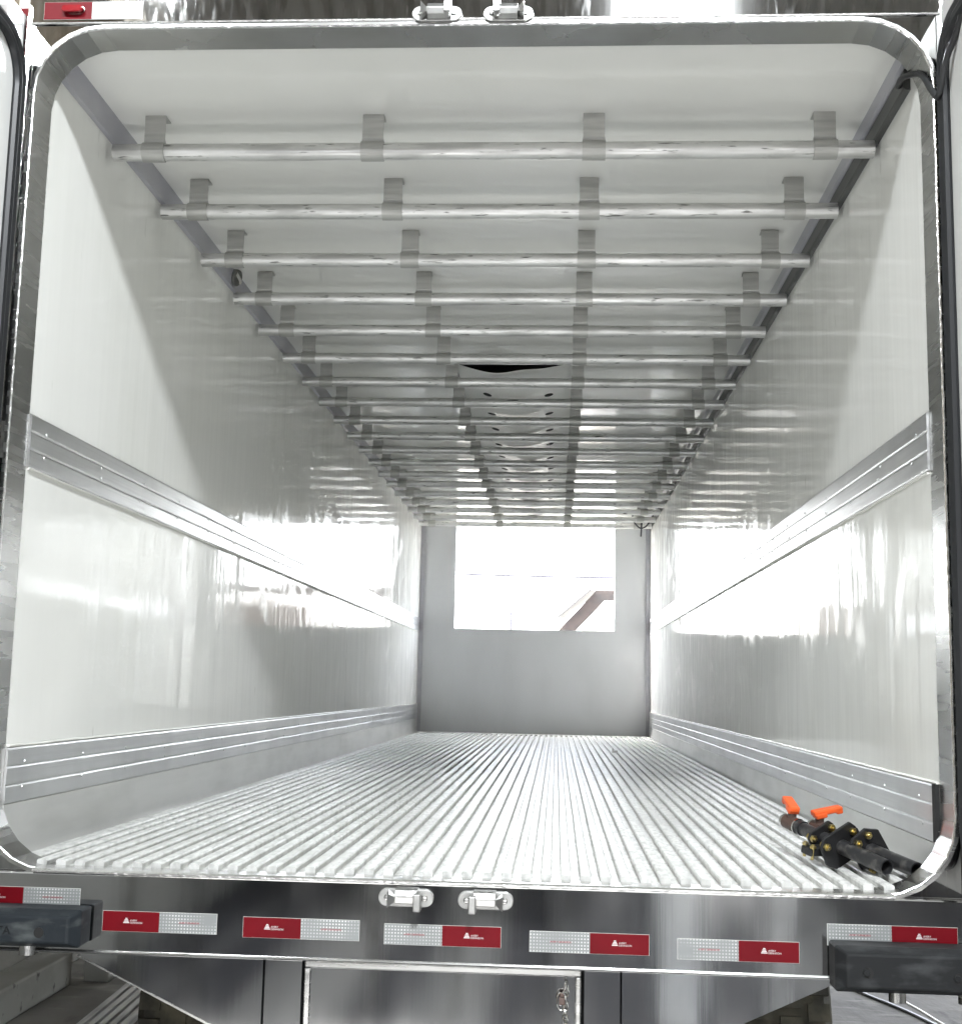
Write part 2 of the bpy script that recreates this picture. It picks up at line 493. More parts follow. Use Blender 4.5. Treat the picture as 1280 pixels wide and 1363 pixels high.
GX0, GX1, GTOP = 1.5, 2.2, 1.2                       # gap in the added rear wall, made for a bright streak on the steel
for i in range(0, len(vs), 2):
    if GX0 < vs[i][0] < GX1:
        vs[i] = (vs[i][0], vs[i][1], GTOP)
for i in range(160):
    fs.append((2 * i, 2 * i + 2, 2 * i + 3, 2 * i + 1))
b.add(vs, fs)
b.build("added_rear_wall", M['shed'], shed)  # unseen wall, added to shut out light from behind
MB().box(-3.15, -1.5, 8.9, 9.0, GZ, 5.69).build("front_wall", M['shed_roof'], shed)  # unseen wall, added to darken the ground left of the trailer
MB().box(4.6, 4.7, -10, 0.4, GZ, 5.69).build("side_wall", M['shed_roof'], shed)  # unseen wall, added to close the right side against light
for (px, wd, kk) in ((-2.02, 0.09, 'plinth'), (-1.70, 0.05, 'rubber'), (-0.69, 0.07, 'old_alu'), (0.22, 0.05, 'rubber'), (0.92, 0.20, 'door_white'), (1.42, 0.12, 'old_alu'), (1.75, 0.06, 'rubber'), (-0.25, 0.05, 'plinth')):
    MB().box(px - wd / 2, px + wd / 2, -3.72, -3.66, GZ + 0.004, -0.30).build("reflection_post", M[kk], shed)  # unseen posts, added only to show as bands in the polished steel
MB().box(6.4, 6.5, 0.4, 8.5, GZ, 2.4).build("side_wall", M['shed'], shed)  # unseen wall, added to block low sky from the right ground
structure(MB().box(-2.49, 4.59, -9.99, 0.3, GZ - 0.2, GZ + 0.004).build("added_floor", M['dark_floor'], None))  # unseen slab, added dark so the polished steel mirrors dark
for (px, py) in ((6.4, -9.8), (6.4, 8.6)):
    MB().box(px - 0.08, px + 0.08, py - 0.08, py + 0.08, GZ, 5.69).build("post", M['shed_roof'], shed)
b = MB()
b.box(-3.3, -2.70, -10, 8.88, GZ, -0.38)
b.build("wall_base", M['plinth'], shed, bevel=0.01)
MB().box(-2.698, -2.50, -10, 4.12, GZ, -1.07).build("plinth", M['plinth'], shed, bevel=0.012)
pl = tag(MB().box(-2.46, -2.31, 4.19, 4.36, GZ, 1.2).build("masonry_pillar", M['plinth'], None, bevel=0.01, origin=(-2.38, 4.27, GZ)),
         "stained pale masonry pillar standing on the ground at the end of the low plinth", "pillar")

# ------------------------------------------------------------------ the trailer
TR = thing("refrigerated_trailer", "white lined refrigerated trailer box with polished steel rear frame, seen through its open back", "trailer", (0, 5, GZ))

for s in (-1, 1):
    wl = MB().box(min(s * HW, s * 1.305), max(s * HW, s * 1.305), Y0, YL + 0.08, -0.12, 2.42).build("side_wall", M['gelcoat'], TR)

MB().box(-HW, HW, Y0, YL + 0.08, H, 2.42).build("ceiling", M['gelcoat_ceiling'], TR)

# floor: slab with pressed ribs
b = MB()
b.box(-HW, HW, 0.05, YL + 0.08, -0.12, 0.0)
pitch, nrib = 0.0503, 47
for i in range(nrib):
    xc = -1.082 - 0.0503 + pitch * i
    wt = 0.0255
    h_ = 0.0175 + random.uniform(-0.0006, 0.0006)
    yb = 0.055 + random.uniform(0, 0.006)
    poly = [(-wt / 2 + 0.001, 0.0004), (-wt / 2 - 0.001, h_ - 0.004), (-wt / 2 + 0.002, h_), (wt / 2 - 0.002, h_), (wt / 2 + 0.001, h_ - 0.004), (wt / 2 - 0.001, 0.0004)]
    b.prism(poly, 9.9 - yb, (xc, yb, 0))
fl = b.build("floor", M['floor'], TR)
MB().box(-1.2, 1.2, 9.905, YL - 0.003, 0.0005, 0.012).build("floor_end_strip", M['kick'], TR, bevel=0.003)

# front wall with hatch opening
hx0, hx1, hz0, hz1 = -0.853, 0.853, 1.105, 2.283
b = MB()
b.box(-HW, hx0, YL, YL + 0.08, 0.0, H).box(hx1, HW, YL, YL + 0.08, 0.0, H)
b.box(hx0, hx1, YL, YL + 0.08, 0.0, hz0).box(hx0, hx1, YL, YL + 0.08, hz1, H)
b.build("front_wall", M['front_white'], TR)
for s in (-1, 1):
    x0, x1 = sorted((s * 1.185, s * 1.2295))
    MB().prism([(x0, 0.013), (x1, 0.013), (x1, 2.29), (x0, 2.29)], 0.02, (0, YL - 0.022, 0)).build("corner_trim", M['cove'], TR)

# coves between side walls and ceiling
b = MB()
b.prism([(-1.2298, 2.222), (-1.216, 2.226), (-1.205, 2.2995), (-1.2298, 2.2995)], YL - 0.03 - Y0, (0, Y0, 0))
b.build("cove_strip", M['cove'], TR)
b = MB()
b.prism([(1.2298, 2.262), (1.214, 2.266), (1.205, 2.272), (1.196, 2.2995), (1.2298, 2.2995)], YL - 0.03 - Y0, (0, Y0, 0))
b.build("cove_strip", M['cove'], TR)
b = MB()
b.prism([(1.2298, 2.196), (1.214, 2.198), (1.211, 2.206), (1.211, 2.254), (1.214, 2.260), (1.2298, 2.261)], YL - 0.03 - 0.21, (0, 0.21, 0))
b.build("cable_channel", M['channel'], TR)


# wall bands, rolled with grooves and rivets
def band(s, z0, z1, y0, y1, step, seed):
    rnd = random.Random(seed)
    b = MB()
    hgt = z1 - z0
    prof = [(0, 0)]
    t = 0.006
    for k in range(3):
        a = z0 + hgt * k / 3; c = z0 + hgt * (k + 1) / 3
        prof += [(t, a + 0.0015), (t + 0.0012, a + 0.006), (t + 0.0012, c - 0.006), (t, c - 0.0015), (t - 0.002, c)]
    prof[0] = (0.0002, z0)
    prof[-1] = (0.0002, z1)
    prof = [(s * (HW - p[0]), p[1]) for p in prof]
    b.prism(prof, y1 - y0, (0, y0, 0))
    yy = y0 + 0.12
    while yy < y1:
        for k in (1, 2):
            b.dome((s * (HW - t - 0.0015), yy + rnd.uniform(-0.03, 0.03), z0 + hgt * k / 3 + rnd.choice((-0.009, 0.009))), (-s, 0, 0), 0.0055)
        yy += step
    return b


band(-1, 1.064, 1.215, Y0 + 0.004, YL - 0.025, 0.42, 1).build("wall_band", M['band'], TR)
band(1, 1.080, 1.240, Y0 + 0.004, YL - 0.025, 0.38, 2).build("wall_band", M['band'], TR)
band(-1, 0.146, 0.296, Y0 + 0.004, YL - 0.025, 0.42, 3).build("wall_band", M['band'], TR)
band(1, 0.112, 0.262, Y0 + 0.030, YL - 0.025, 0.40, 4).build("wall_band", M['band'], TR)
MB().box(1.2175, 1.2297, Y0 + 0.003, Y0 + 0.028, 0.116, 0.262).build("band_end_shade", M['black'], TR)  # black box painting the shade at the band's end


def bead(x, z, y0, y1, r, seed):
    rnd = random.Random(seed)
    pts = []
    n = int((y1 - y0) / 0.08)
    for i in range(n + 1):
        pts.append((x, y0 + (y1 - y0) * i / n, z + rnd.uniform(-0.0012, 0.0012)))
    return MB().tube(pts, r, 6)


for i, (x, z) in enumerate(((-1.226, 1.060), (1.226, 1.076), (-1.226, 0.300), (1.226, 0.266))):
    bead(x, z, Y0 + 0.01, YL - 0.03, 0.0042, i).build("sealant_bead", M['sealant'], TR, smooth=True)

for s, ys in ((1, 4.72), (-1, 5.6)):
    for za, zb in (((0.27, 1.070), (1.245, 2.19)) if s > 0 else ((0.305, 1.054), (1.220, 2.215))):
        MB().box(*sorted((s * 1.2296, s * 1.2312)), ys - 0.002, ys + 0.002, za, zb).build("panel_seam", M['seam'], TR)

# kick plates along the floor
b = MB(); b.prism([(-1.2297, 0.0005), (-1.2297, 0.1455), (-1.222, 0.1455), (-1.2195, 0.03), (-1.2185, 0.0005)], YL - 0.03 - Y0, (0, Y0, 0)); b.build("kick_plate", M['kick'], TR)
b = MB(); b.prism([(1.2297, 0.0005), (1.2297, 0.1115), (1.222, 0.1115), (1.2195, 0.03), (1.2185, 0.0005)], YL - 0.03 - Y0, (0, Y0, 0)); b.build("kick_plate", M['kick'], TR)

# inner liner of the door frame (rounded opening), left bottom -> over the top -> right bottom
R_ = 0.185
path = arc(-HW + R_, 0.0 + R_, R_, 270, 180, 6) + arc(-HW + R_, 2.291 - R_, R_, 180, 90, 6) + arc(HW - R_, 2.291 - R_, R_, 90, 0, 6) + arc(HW - R_, R_, R_, 0, -90, 6)
th = 0.012


def ringstrip(path, t, y0, y1):
    vs, fs = [], []
    n = len(path)
    for i, p in enumerate(path):
        a = Vector((*path[max(i - 1, 0)], 0)); c = Vector((*path[min(i + 1, n - 1)], 0))
        d = (c - a).normalized()
        nx, nz = -d.y, d.x                       # outward (left of travel, path runs clockwise)
        q = (p[0] + nx * t, p[1] + nz * t)
        vs += [(p[0], y0, p[1]), (p[0], y1, p[1]), (q[0], y1, q[1]), (q[0], y0, q[1])]
    for i in range(n - 1):
        for k in range(4):
            fs.append((4 * i + k, 4 * i + (k + 1) % 4, 4 * i + 4 + (k + 1) % 4, 4 * i + 4 + k))
    fs += [(0, 1, 2, 3), (4 * n - 1, 4 * n - 2, 4 * n - 3, 4 * n - 4)]
    return MB().add(vs, fs)


RF = ringstrip(path, th, 0.0, Y0 + 0.002).build("door_surround", M['steel_dull'], TR)
# bright welded front rim
rim = []
for i in range(len(path) - 1):
    a, c = path[i], path[i + 1]
    k = max(1, int(math.dist(a, c) / 0.012))
    for j in range(k):
        rim.append((a[0] + (c[0] - a[0]) * j / k + random.uniform(-.0008, .0008), -0.001, a[1] + (c[1] - a[1]) * j / k + random.uniform(-.0008, .0008)))
MB().tube(rim, 0.0034, 6).build("weld_rim", M['bright'], RF, smooth=True)

# rear frame front: header, posts, corner gussets
XO = 1.262
hd = MB().box(-XO, XO, 0.0, Y0, 2.3045, 2.47).build("rear_header", M['steel_stained'], TR, bevel=0.003)
MB().cyl((-XO + 0.01, -0.0015, 2.3085), (XO - 0.01, -0.0015, 2.3085), 0.0035, 8).build("trim_lip", M['bright'], hd, smooth=True)
MB().box(-XO - 0.04, XO + 0.04, -0.05, 0.1, 2.471, 2.50).build("drip_rail", M['rubber'], TR, bevel=0.004)
for s in (-1, 1):
    x0, x1 = sorted((s * (HW + th + 0.0005), s * XO))
    MB().box(x0, x1, 0.0, Y0, -0.001, 2.303).build("rear_post", M['steel_stained'], TR)
    # gussets between rounded surround and square frame
    for top in (True, False):
        cz = 2.291 - R_ if top else R_
        ri = R_ + th + 0.0006
        if top:
            a = arc(HW - R_, cz, ri, 90, 0, 8)
            poly = [(p[0], p[1]) for p in a] + [(HW + th, 2.3032)]
        else:
            a = arc(HW - R_, cz, ri, 0, -90, 8)
            poly = [(p[0], max(p[1], -0.0035)) for p in a] + [(HW + th, -0.0035)]
        poly = [(s * p[0], p[1]) for p in poly]
        MB().prism(poly, 0.10, (0, 0.004, 0)).build("corner_gusset", M['steel_stained'], TR)
    xx = s * (XO - 0.004)
    pts = [(xx + random.uniform(-.001, .001), -0.003, z0 * 0.02) for z0 in range(0, 119)]
    MB().tube(pts, 0.0052, 6).build("weld_seam", M['bright'], TR, smooth=True)

# sill and rear cross-member
MB().prism([(-0.026, -0.0035), (-0.026, 0.002), (-0.020, 0.0055), (0.0505, 0.0055), (0.0505, -0.0035)], 2.15, (-1.075, 0, 0), u=(0, 1, 0), v=(0, 0, 1), n=(1, 0, 0)).build("sill_plate", M['bright'], TR, bevel=0.001)
bm_ = MB().box(-1.30, 1.30, -0.020, 0.10, -0.196, -0.0042).build("rear_crossmember", M['steel'], TR, bevel=0.004)
MB().cyl((-1.29, -0.0205, -0.1935), (1.29, -0.0205, -0.1935), 0.0045, 8).build("bottom_lip", M['steel_dull'], bm_, smooth=True)


# ------------------------------------------------------------------ reflective tapes
def tape(x0, xm, x1, z0, z1, red_first, y=-0.0205, tilt=0.0, logo=True, vertical=False):
    """one strip of two-colour tape; backing plate is the part, its printed pieces are sub-parts"""
    t = MB().box(x0, x1, y - 0.0006, y, z0, z1).build("reflective_tape", M['sealant'], TR)
    yy = y - 0.0006
    e = 0.0006
    if vertical:
        r = MB().box(x0 + e, x1 - e, yy - 0.0006, yy, z0 + e, z1 - e).build("red_segment", M['tape_red'], t)
        rx0, rx1 = x0, x1
    elif red_first:
        MB().box(x0 + e, xm, yy - 0.0006, yy, z0 + e, z1 - e).build("red_segment", M['tape_red'], t)
        MB().box(xm, x1 - e, yy - 0.0005, yy, z0 + e, z1 - e).build("silver_segment", M['tape_white'], t)
        rx0, rx1, wx0, wx1 = x0, xm, xm, x1
    else:
        MB().box(xm, x1 - e, yy - 0.0006, yy, z0 + e, z1 - e).build("red_segment", M['tape_red'], t)
        MB().box(x0 + e, xm, yy - 0.0005, yy, z0 + e, z1 - e).build("silver_segment", M['tape_white'], t)
        rx0, rx1, wx0, wx1 = xm, x1, x0, xm
    if not logo or vertical:
        return t
    zc = (z0 + z1) / 2
    lx = rx0 + (rx1 - rx0) * 0.37
    m = MB()
    yl = yy - 0.0009
    for k in range(4):                              # triangular emblem of nested strokes
        ww = 0.0075 * (1 - k / 4.6)
        zz = zc - 0.004 + k * 0.0034
        m.box(lx + 0.0075 - ww, lx + 0.0075 + ww, yl, yl + 0.0004, zz, zz + 0.0024)
    m.build("emblem_print", M['ink_white'], t)
    text_mesh("AVERY", 0.0062, "lettering", M['ink_white'], t, (lx + 0.017, yl, zc + 0.0005), 0.0002)
    text_mesh("DENNISON", 0.0062, "lettering", M['ink_white'], t, (lx + 0.017, yl, zc - 0.0050), 0.0002)
    text_mesh("AVERY DENNISON", 0.0062, "lettering", M['ink_red'], t, (wx0 + (wx1 - wx0) * 0.34, yl, zc - 0.0015), 0.0002)
    return t


tape(-1.243, -1.093, -0.946, -0.089, -0.041, True)
tape(-0.885, -0.740, -0.593, -0.142, -0.092, True)
tape(-0.527, -0.381, -0.234, -0.146, -0.096, True)
tape(-0.172, -0.028, 0.118, -0.151, -0.101, False)
tape(0.188, 0.336, 0.481, -0.157, -0.107, False)
tape(0.549, 0.697, 0.843, -0.163, -0.113, False)
tape(0.910, 1.064, 1.221, -0.118, -0.067, False)
tape(-1.218, -1.080, -0.935, 2.319, 2.372, True, y=-0.0005, logo=False)
tape(0.920, 1.078, 1.236, 2.356, 2.409, False, y=-0.0005, logo=False)

# red side marker lamp on the header's left tape
mk = MB()
mk.prism([(p[0], p[1]) for p in arc(-1.138, 2.345, 0.013, 90, 270, 8) + arc(-1.172 + 0.06, 2.345, 0.013, -90, 90, 8)], 0.004, (0, -0.0065, 0)).build("marker_lamp", M['chrome'], TR)
mk2 = MB().prism([(p[0], p[1]) for p in arc(-1.152, 2.345, 0.0105, 90, 270, 8) + arc(-1.172 + 0.06, 2.345, 0.0105, -90, 90, 8)], 0.012, (0, -0.019, 0)).build("marker_lamp_lens", M['lens_red'], TR, bevel=0.004)


# ------------------------------------------------------------------ latch keepers
def keeper(xc, zc, y, tab_side, up):
    """zinc keeper: stadium base, screws, raised bridge, wedge and tab"""
    hw, r = 0.069, 0.0215
    base = MB().prism(arc(xc - hw + r, zc, r, 90, 270, 10) + arc(xc + hw - r, zc, r, -90, 90, 10), 0.007, (0, y - 0.0075, 0)).build("latch_keeper", M['cast'], TR, bevel=0.002)
    u = 1 if up else -1
    b = MB()
    yb = y - 0.0075
    b.prism([(yb, -0.018), (yb - 0.020, -0.012), (yb - 0.024, 0.006), (yb - 0.016, 0.021), (yb, 0.023)], 0.056, (xc - (0.026 if tab_side > 0 else 0.030), 0, zc), u=(0, 1, 0), v=(0, 0, 1), n=(1, 0, 0))
    b.build("bridge", M['cast'], base, bevel=0.002)
    t = tab_side
    MB().box(xc + t * 0.031 - 0.009, xc + t * 0.031 + 0.009, yb - 0.040, yb - 0.001, zc + u * 0.006 - 0.021, zc + u * 0.006 + 0.021).build("tab", M['cast'], base, bevel=0.0025)
    x0 = xc - t * 0.043
    b = MB()
    b.add([(x0, yb, zc - 0.020), (x0, yb, zc + 0.020), (x0 + t * 0.026, yb - 0.012, zc), (x0, yb - 0.034, zc - u * 0.014), (x0, yb - 0.030, zc + u * 0.021)],
          [(0, 1, 2), (0, 2, 3), (1, 4, 2), (2, 4, 3), (0, 3, 4, 1)])
    b.build("wedge", M['cast'], base)
    for sx in (-1, 1):
        MB().dome((xc + sx * (hw - r - 0.001), y - 0.0078, zc), (0, -1, 0), 0.0085, 10).build("screw", M['screw'], base, smooth=True)
    return base


keeper(-0.120, -0.037, -0.0205, 1, False)
keeper(0.078, -0.038, -0.0205, -1, False)
keeper(-0.106, 2.322, -0.0005, 1, True)
keeper(0.091, 2.320, -0.0005, -1, True)


# ------------------------------------------------------------------ rubber dock bumpers
def dock_bumper(x0, x1, z0, z1, inner, m, holes, bolts):
    y0, y1 = -0.125, -0.0255
    c = 0.022
    b = MB()
    vs = []
    for (yy, i) in ((y1, 0.0), (y0 + 0.03, 0.0), (y0, c)):
        vs += [(x0 + i, yy, z0 + i * 0.6), (x1 - i, yy, z0 + i * 0.6), (x1 - i, yy, z1 - i * 0.6), (x0 + i, yy, z1 - i * 0.6)]
    fs = [(0, 1, 2, 3), (8, 9, 10, 11)]
    for k in range(2):
        fs += [(4 * k + i, 4 * k + (i + 1) % 4, 4 * k + 4 + (i + 1) % 4, 4 * k + 4 + i) for i in range(4)]
    b.add(vs, fs)
    o = b.build("dock_bumper", m, TR, bevel=0.005)
    for (hx, hz) in holes:
        MB().cyl((hx, y0 - 0.0012, hz), (hx, y0 + 0.002, hz), 0.0125, 18).build("bolt_recess", M['black'], o)  # black disc, its colour stands in for the shaded bolt hole
        if bolts:
            MB().cyl((hx - 0.004, y0 - 0.006, hz + 0.001), (hx - 0.004, y0 - 0.0014, hz + 0.001), 0.0085, 6).build("bolt", M['rubber'], o, bevel=0.001)
    return o


db = dock_bumper(-1.275, -0.912, -0.170, -0.080, 1, M['rubber_worn'], [(-1.005, -0.131)], False)
text_mesh("FROTA", 0.028, "embossed_lettering", M['rubber'], db, (-1.165, -0.126, -0.137), 0.0012)
dock_bumper(0.912, 1.275, -0.208, -0.103, -1, M['rubber'], [(0.982, -0.158), (1.190, -0.165)], True)
for (sx, sz) in ((-1.055, -0.1705), (1.063, -0.2085), (1.225, -0.2085)):
    MB().cyl((sx, -0.065, sz), (sx, -0.065, sz - 0.025), 0.020, 18).build("mounting_stud", M['steel_dull'], TR, smooth=True)

# ------------------------------------------------------------------ panels under the cross-member
MB().prism([(-0.945, -0.1975), (-0.476, -0.1975), (-0.476, -0.415), (-0.945, -0.208)], 0.006, (0, -0.002, 0)).build("skirt_panel", M['steel'], TR)
MB().prism([(-0.945, -0.2085), (-0.476, -0.4155), (-0.476, -0.4235), (-0.953, -0.2085)], 0.03, (0, -0.003, 0)).build("skirt_panel_edge", M['steel_dull'], TR)
TR_sk = [o for o in TR.children if o.name.startswith("skirt_panel")]
MB().prism([(0.416, -0.1975), (0.930, -0.1975), (0.930, -0.212), (0.416, -0.447)], 0.006, (0, -0.002, 0)).build("skirt_panel", M['steel'], TR)
MB().box(-0.4715, -0.379, 0.004, 0.012, -0.8, -0.1975).build("filler_plate", M['steel'], TR)
MB().box(0.324, 0.4115, 0.004, 0.012, -0.8, -0.1975).build("filler_plate", M['steel'], TR)
for x in (-0.4735, -0.3765, 0.3205, 0.4138):
    pass
for x0_, x1_ in ((-0.50, -0.33), (0.29, 0.45)):
    MB().box(x0_, x1_, 0.045, 0.055, -0.8, -0.1975).build("gap_shade_strip", M['rubber'], TR)  # black strips put behind the panel gaps as their shade
sb = MB()
sb.box(-0.370, 0.316, -0.010, 0.040, -0.216, -0.1985)
sb.box(-0.370, -0.356, -0.010, 0.040, -0.8, -0.2165)
sb.box(0.302, 0.316, -0.010, 0.040, -0.8, -0.2165)
sbx = sb.build("storage_box", M['steel_dull'], TR, bevel=0.003)
MB().box(-0.3555, 0.3015, 0.000, 0.030, -0.8, -0.217).build("box_door", M['steel'], sbx)
MB().tube([(0.262, -0.006, -0.800), (0.262, -0.006, -0.6)], 0.002, 6)


# chain with a padlock hanging at the box door
def link(c, ax, n, L_, r):
    ax, n = Vector(ax).normalized(), Vector(n).normalized()
    pts = []
    for i in range(15):
        a = 2 * PI * i / 14
        pts.append(Vector(c) + ax * math.cos(a) * L_ + n * math.sin(a) * L_ * 0.55)
    return MB().tube(pts, r, 6)


ch = MB()
zz = -0.236
k = 0
while zz > -0.42:
    m_ = link((0.279 + random.uniform(-.002, .002), -0.018, zz), (random.uniform(-.2, .2), 0, 1), (1, 0, 0) if k % 2 else (0.5, 1, 0), 0.0105, 0.0022)
    ch.add(m_.v, m_.f)
    zz -= 0.0165; k += 1
ch.build("chain", M['chrome'], sbx, smooth=True)
link((0.268, -0.020, -0.272), (0, 0, 1), (1.6, 0, 0), 0.021, 0.0018).build("split_ring", M['chrome'], sbx, smooth=True)
MB().box(0.262, 0.277, -0.026, -0.015, -0.279, -0.262).box(0.264, 0.275, -0.022, -0.016, -0.2615, -0.252).build("padlock", M['valve'], sbx, bevel=0.002)

# ------------------------------------------------------------------ wheels
for s in (-1, 1):
    for yc in (1.75, 3.0):
        b = MB()
        rr = 0.52
        x0, x1 = sorted((s * 0.62, s * 1.19))
        n = 48
        prof = [(x0, 0.36), (x0, rr - 0.03), (x0 + 0.03, rr), (x1 - 0.03, rr), (x1, rr - 0.03), (x1, 0.36)]
        vs, fs = [], []
        for i in range(n):
            a = 2 * PI * i / n
            for (xx, r_) in prof:
                vs.append((xx, yc + r_ * math.cos(a), GZ + rr + 0.012 + r_ * math.sin(a)))
        kp = len(prof)
        for i in range(n):
            for j in range(kp):
                fs.append((i * kp + j, i * kp + (j + 1) % kp, ((i + 1) % n) * kp + (j + 1) % kp, ((i + 1) % n) * kp + j))
        b.add(vs, fs)
        # tread lugs
        for i in range(40):
            a = 2 * PI * i / 40
            d = Vector((0, math.cos(a), math.sin(a))); tng = Vector((0, -math.sin(a), math.cos(a)))
            for j in range(6):
                xc = x0 + 0.05 + (x1 - x0 - 0.1) * j / 5
                sh = 0.02 if j % 2 else -0.02
                c = Vector((xc, yc, GZ + rr + 0.012)) + d * (rr + 0.004) + tng * sh
                b.obox(c, (1, 0, 0), tng, d, 0.036, 0.028, 0.008)
        wh = b.build("wheel", M['tyre'], TR)
        MB().cyl((x0 + 0.04, yc, GZ + rr + 0.012), (x1 - 0.04, yc, GZ + rr + 0.012), 0.355, 32).build("rim", M['rim'], wh)
MB().box(-0.5, -0.4, 0.5, 10, -0.45, -0.125).box(0.4, 0.5, 0.5, 10, -0.45, -0.125).build("chassis_rail", M['rubber'], TR)

# ------------------------------------------------------------------ doors
for s in (-1, 1):
    xi = s * (1.266 if s < 0 else 1.254)
    xo = xi + s * 0.085
    x0, x1 = sorted((xi, xo))
    dr = MB().box(x0, x1, -1.24, -0.012, 0.0, 2.33).build("door", M['door_white'], TR, bevel=0.004)
    # gasket: rounded rectangular loop on the inner face
    ya, yb_, za, zb_, rr = -1.19, -0.030, 0.06, 2.235, 0.12
    loop = arc(ya + rr, za + rr, rr, 270, 180, 8) + arc(ya + rr, zb_ - rr, rr, 180, 90, 8) + arc(yb_ - rr, zb_ - rr, rr, 90, 0, 8) + arc(yb_ - rr, za + rr, rr, 0, -90, 8)
    loop.append(loop[0])
    b = MB()
    for dx, off, r_ in ((0.009, 0.0, 0.016), (0.008, 0.017, 0.014)):
        cy, cz = (ya + yb_) / 2, (za + zb_) / 2
        pts = []
        for (yy, zz) in loop:
            fy = 1 - off / (abs(yb_ - ya) / 2); fz = 1 - off / (abs(zb_ - za) / 2)
            pts.append((xi - s * dx, cy + (yy - cy) * fy, cz + (zz - cz) * fz))
        b.tube(pts, r_, 8)
    b.build("gasket", M['gasket'], dr, smooth=True)
    MB().prism([(x0, 0), (x1, 0), (x1, 2.33), (x0, 2.33)], 0.010, (0, -0.011, 0)).build("edge_channel", M['steel_dull'], dr)
    for zc in (0.35, 1.13, 2.0):
        b = MB()
        xh = s * 1.2625
        b.cyl((xh - s * 0.004, -0.022, zc - 0.06), (xh - s * 0.004, -0.022, zc + 0.04), 0.011, 12)
        b.box(min(xh, xh + s * 0.012), max(xh, xh + s * 0.012), -0.034, -0.002, zc - 0.05, zc + 0.055)
        b.dome((xh - s * 0.0005, 0.02, zc + 0.035), (-s, 0, 0), 0.008)
        b.dome((xh - s * 0.0005, 0.02, zc - 0.03), (-s, 0, 0), 0.008)
        b.build("hinge", M['cast'], dr, bevel=0.001)

# vertical red tape on the outer edge of the posts, beside the header
for s in (-1, 1):
    xa = s * 1.290
    MB().box(min(s * XO, s * 1.305), max(s * XO, s * 1.305), 0.03, Y0 - 0.001, 0.0, 2.47).build("hinge_post", M['old_alu'], TR)
    zt0, zt1 = (2.215, 2.372) if s < 0 else (2.24, 2.44)
    t = MB().box(min(s * 1.264, s * 1.304), max(s * 1.264, s * 1.304), 0.0288, 0.0295, zt0, zt1).build("reflective_tape", M['tape_red'], TR)
    m = MB()
    for k in range(4):
        ww = 0.0075 * (1 - k / 4.6)
        m.box(s * 1.284 - 0.006 + k * 0.0034, s * 1.284 - 0.0036 + k * 0.0034, 0.0282, 0.0286, zt0 + 0.06 - ww, zt0 + 0.06 + ww)
    m.build("emblem_print", M['ink_white'], t)

# round grey outlet on the left cove
of = MB().cyl((-1.225, 2.098, 2.275), (-1.190, 2.090, 2.265), 0.038, 20).build("outlet_fitting", mat("grey_cast_fitting", (0.20, 0.20, 0.19), 0.4, 0.6), TR, bevel=0.004)
MB().obox((-1.187, 2.089, 2.264), (0.97, -0.2, -0.1), (0.15, 0.9, -0.42), (0.17, 0.39, 0.9), 0.003, 0.029, 0.010).build("blade", M['chrome'], of)

# ------------------------------------------------------------------ hanging rails
RY1, RS, RZ, RXL, RXR = 0.569, 0.5125, 2.178, -1.208, 1.213
BX = (-1.074, -0.363, 0.342, 1.063)


def bracket(xc):
    r0, t = 0.0285, 0.0035
    prof_in, prof_out = [], []
    zt = H - RZ - 0.0005
    a_list = [97 + (285 - 97) * i / 12 for i in range(13)]
    # outside line: flange top -> down the strap -> round the tube
    outer = [(0.042, zt), (-0.010, zt)] + [(-0.010, 0.042)] + [((r0 + t) * math.cos(math.radians(a)), (r0 + t) * math.sin(math.radians(a))) for a in a_list]
    inner = [(0.042, zt - t), (-0.010 + t, zt - t)] + [(-0.010 + t, 0.042)] + [(r0 * math.cos(math.radians(a)), r0 * math.sin(math.radians(a))) for a in a_list]
    n = len(outer)
    vs, fs = [], []
    for i in range(n):
        hw = 0.034 if i < 3 else 0.0365
        for p in (outer[i], inner[i]):
            vs += [(xc - hw, p[0], p[1]), (xc + hw, p[0], p[1])]
    for i in range(n - 1):
        a, c = 4 * i, 4 * i + 4
        fs += [(a, a + 1, c + 1, c), (a + 2, c + 2, c + 3, a + 3), (a, c, c + 2, a + 2), (a + 1, a + 3, c + 3, c + 1)]
    fs += [(0, 2, 3, 1), (4 * n - 4, 4 * n - 3, 4 * n - 1, 4 * n - 2)]
    return MB().add(vs, fs)


def ordinal(k):
    return ["first", "second", "third", "fourth", "fifth", "sixth", "seventh", "eighth", "ninth", "tenth", "eleventh", "twelfth", "thirteenth",
            "fourteenth", "fifteenth", "sixteenth", "seventeenth", "eighteenth", "nineteenth"][k]


GR = "aluminium hanging rails across the trailer ceiling"
rail0 = thing("hanging_rail", "aluminium hanging rail nearest the rear header, largest and lowest-lit of the row", "rail", (0, RY1, RZ), GR)
rail0['org'] = (0, 0, 0)
MB().pipe((RXL, 0, 0), (RXR, 0, 0), 0.0275, 0.0245, 28).build("tube", M['rail'], rail0, smooth=True)
for x in BX:
    bracket(x).build("hanger_strap", M['strap'], rail0, smooth=False)
kids = list(rail0.children)
rails = [rail0]
NR = 19
for k in range(1, NR):
    r = rail0.copy(); COL.objects.link(r)
    r.location = (random.uniform(-.004, .004), RY1 + RS * k + random.uniform(-.006, .006), RZ + random.uniform(-.002, .002))
    for c_ in kids:
        d = c_.copy(); COL.objects.link(d); d.parent = r
        if c_.name.startswith("tube"):
            d.rotation_euler = (random.uniform(-1.0, 1.0), 0, 0)
    rails.append(r)
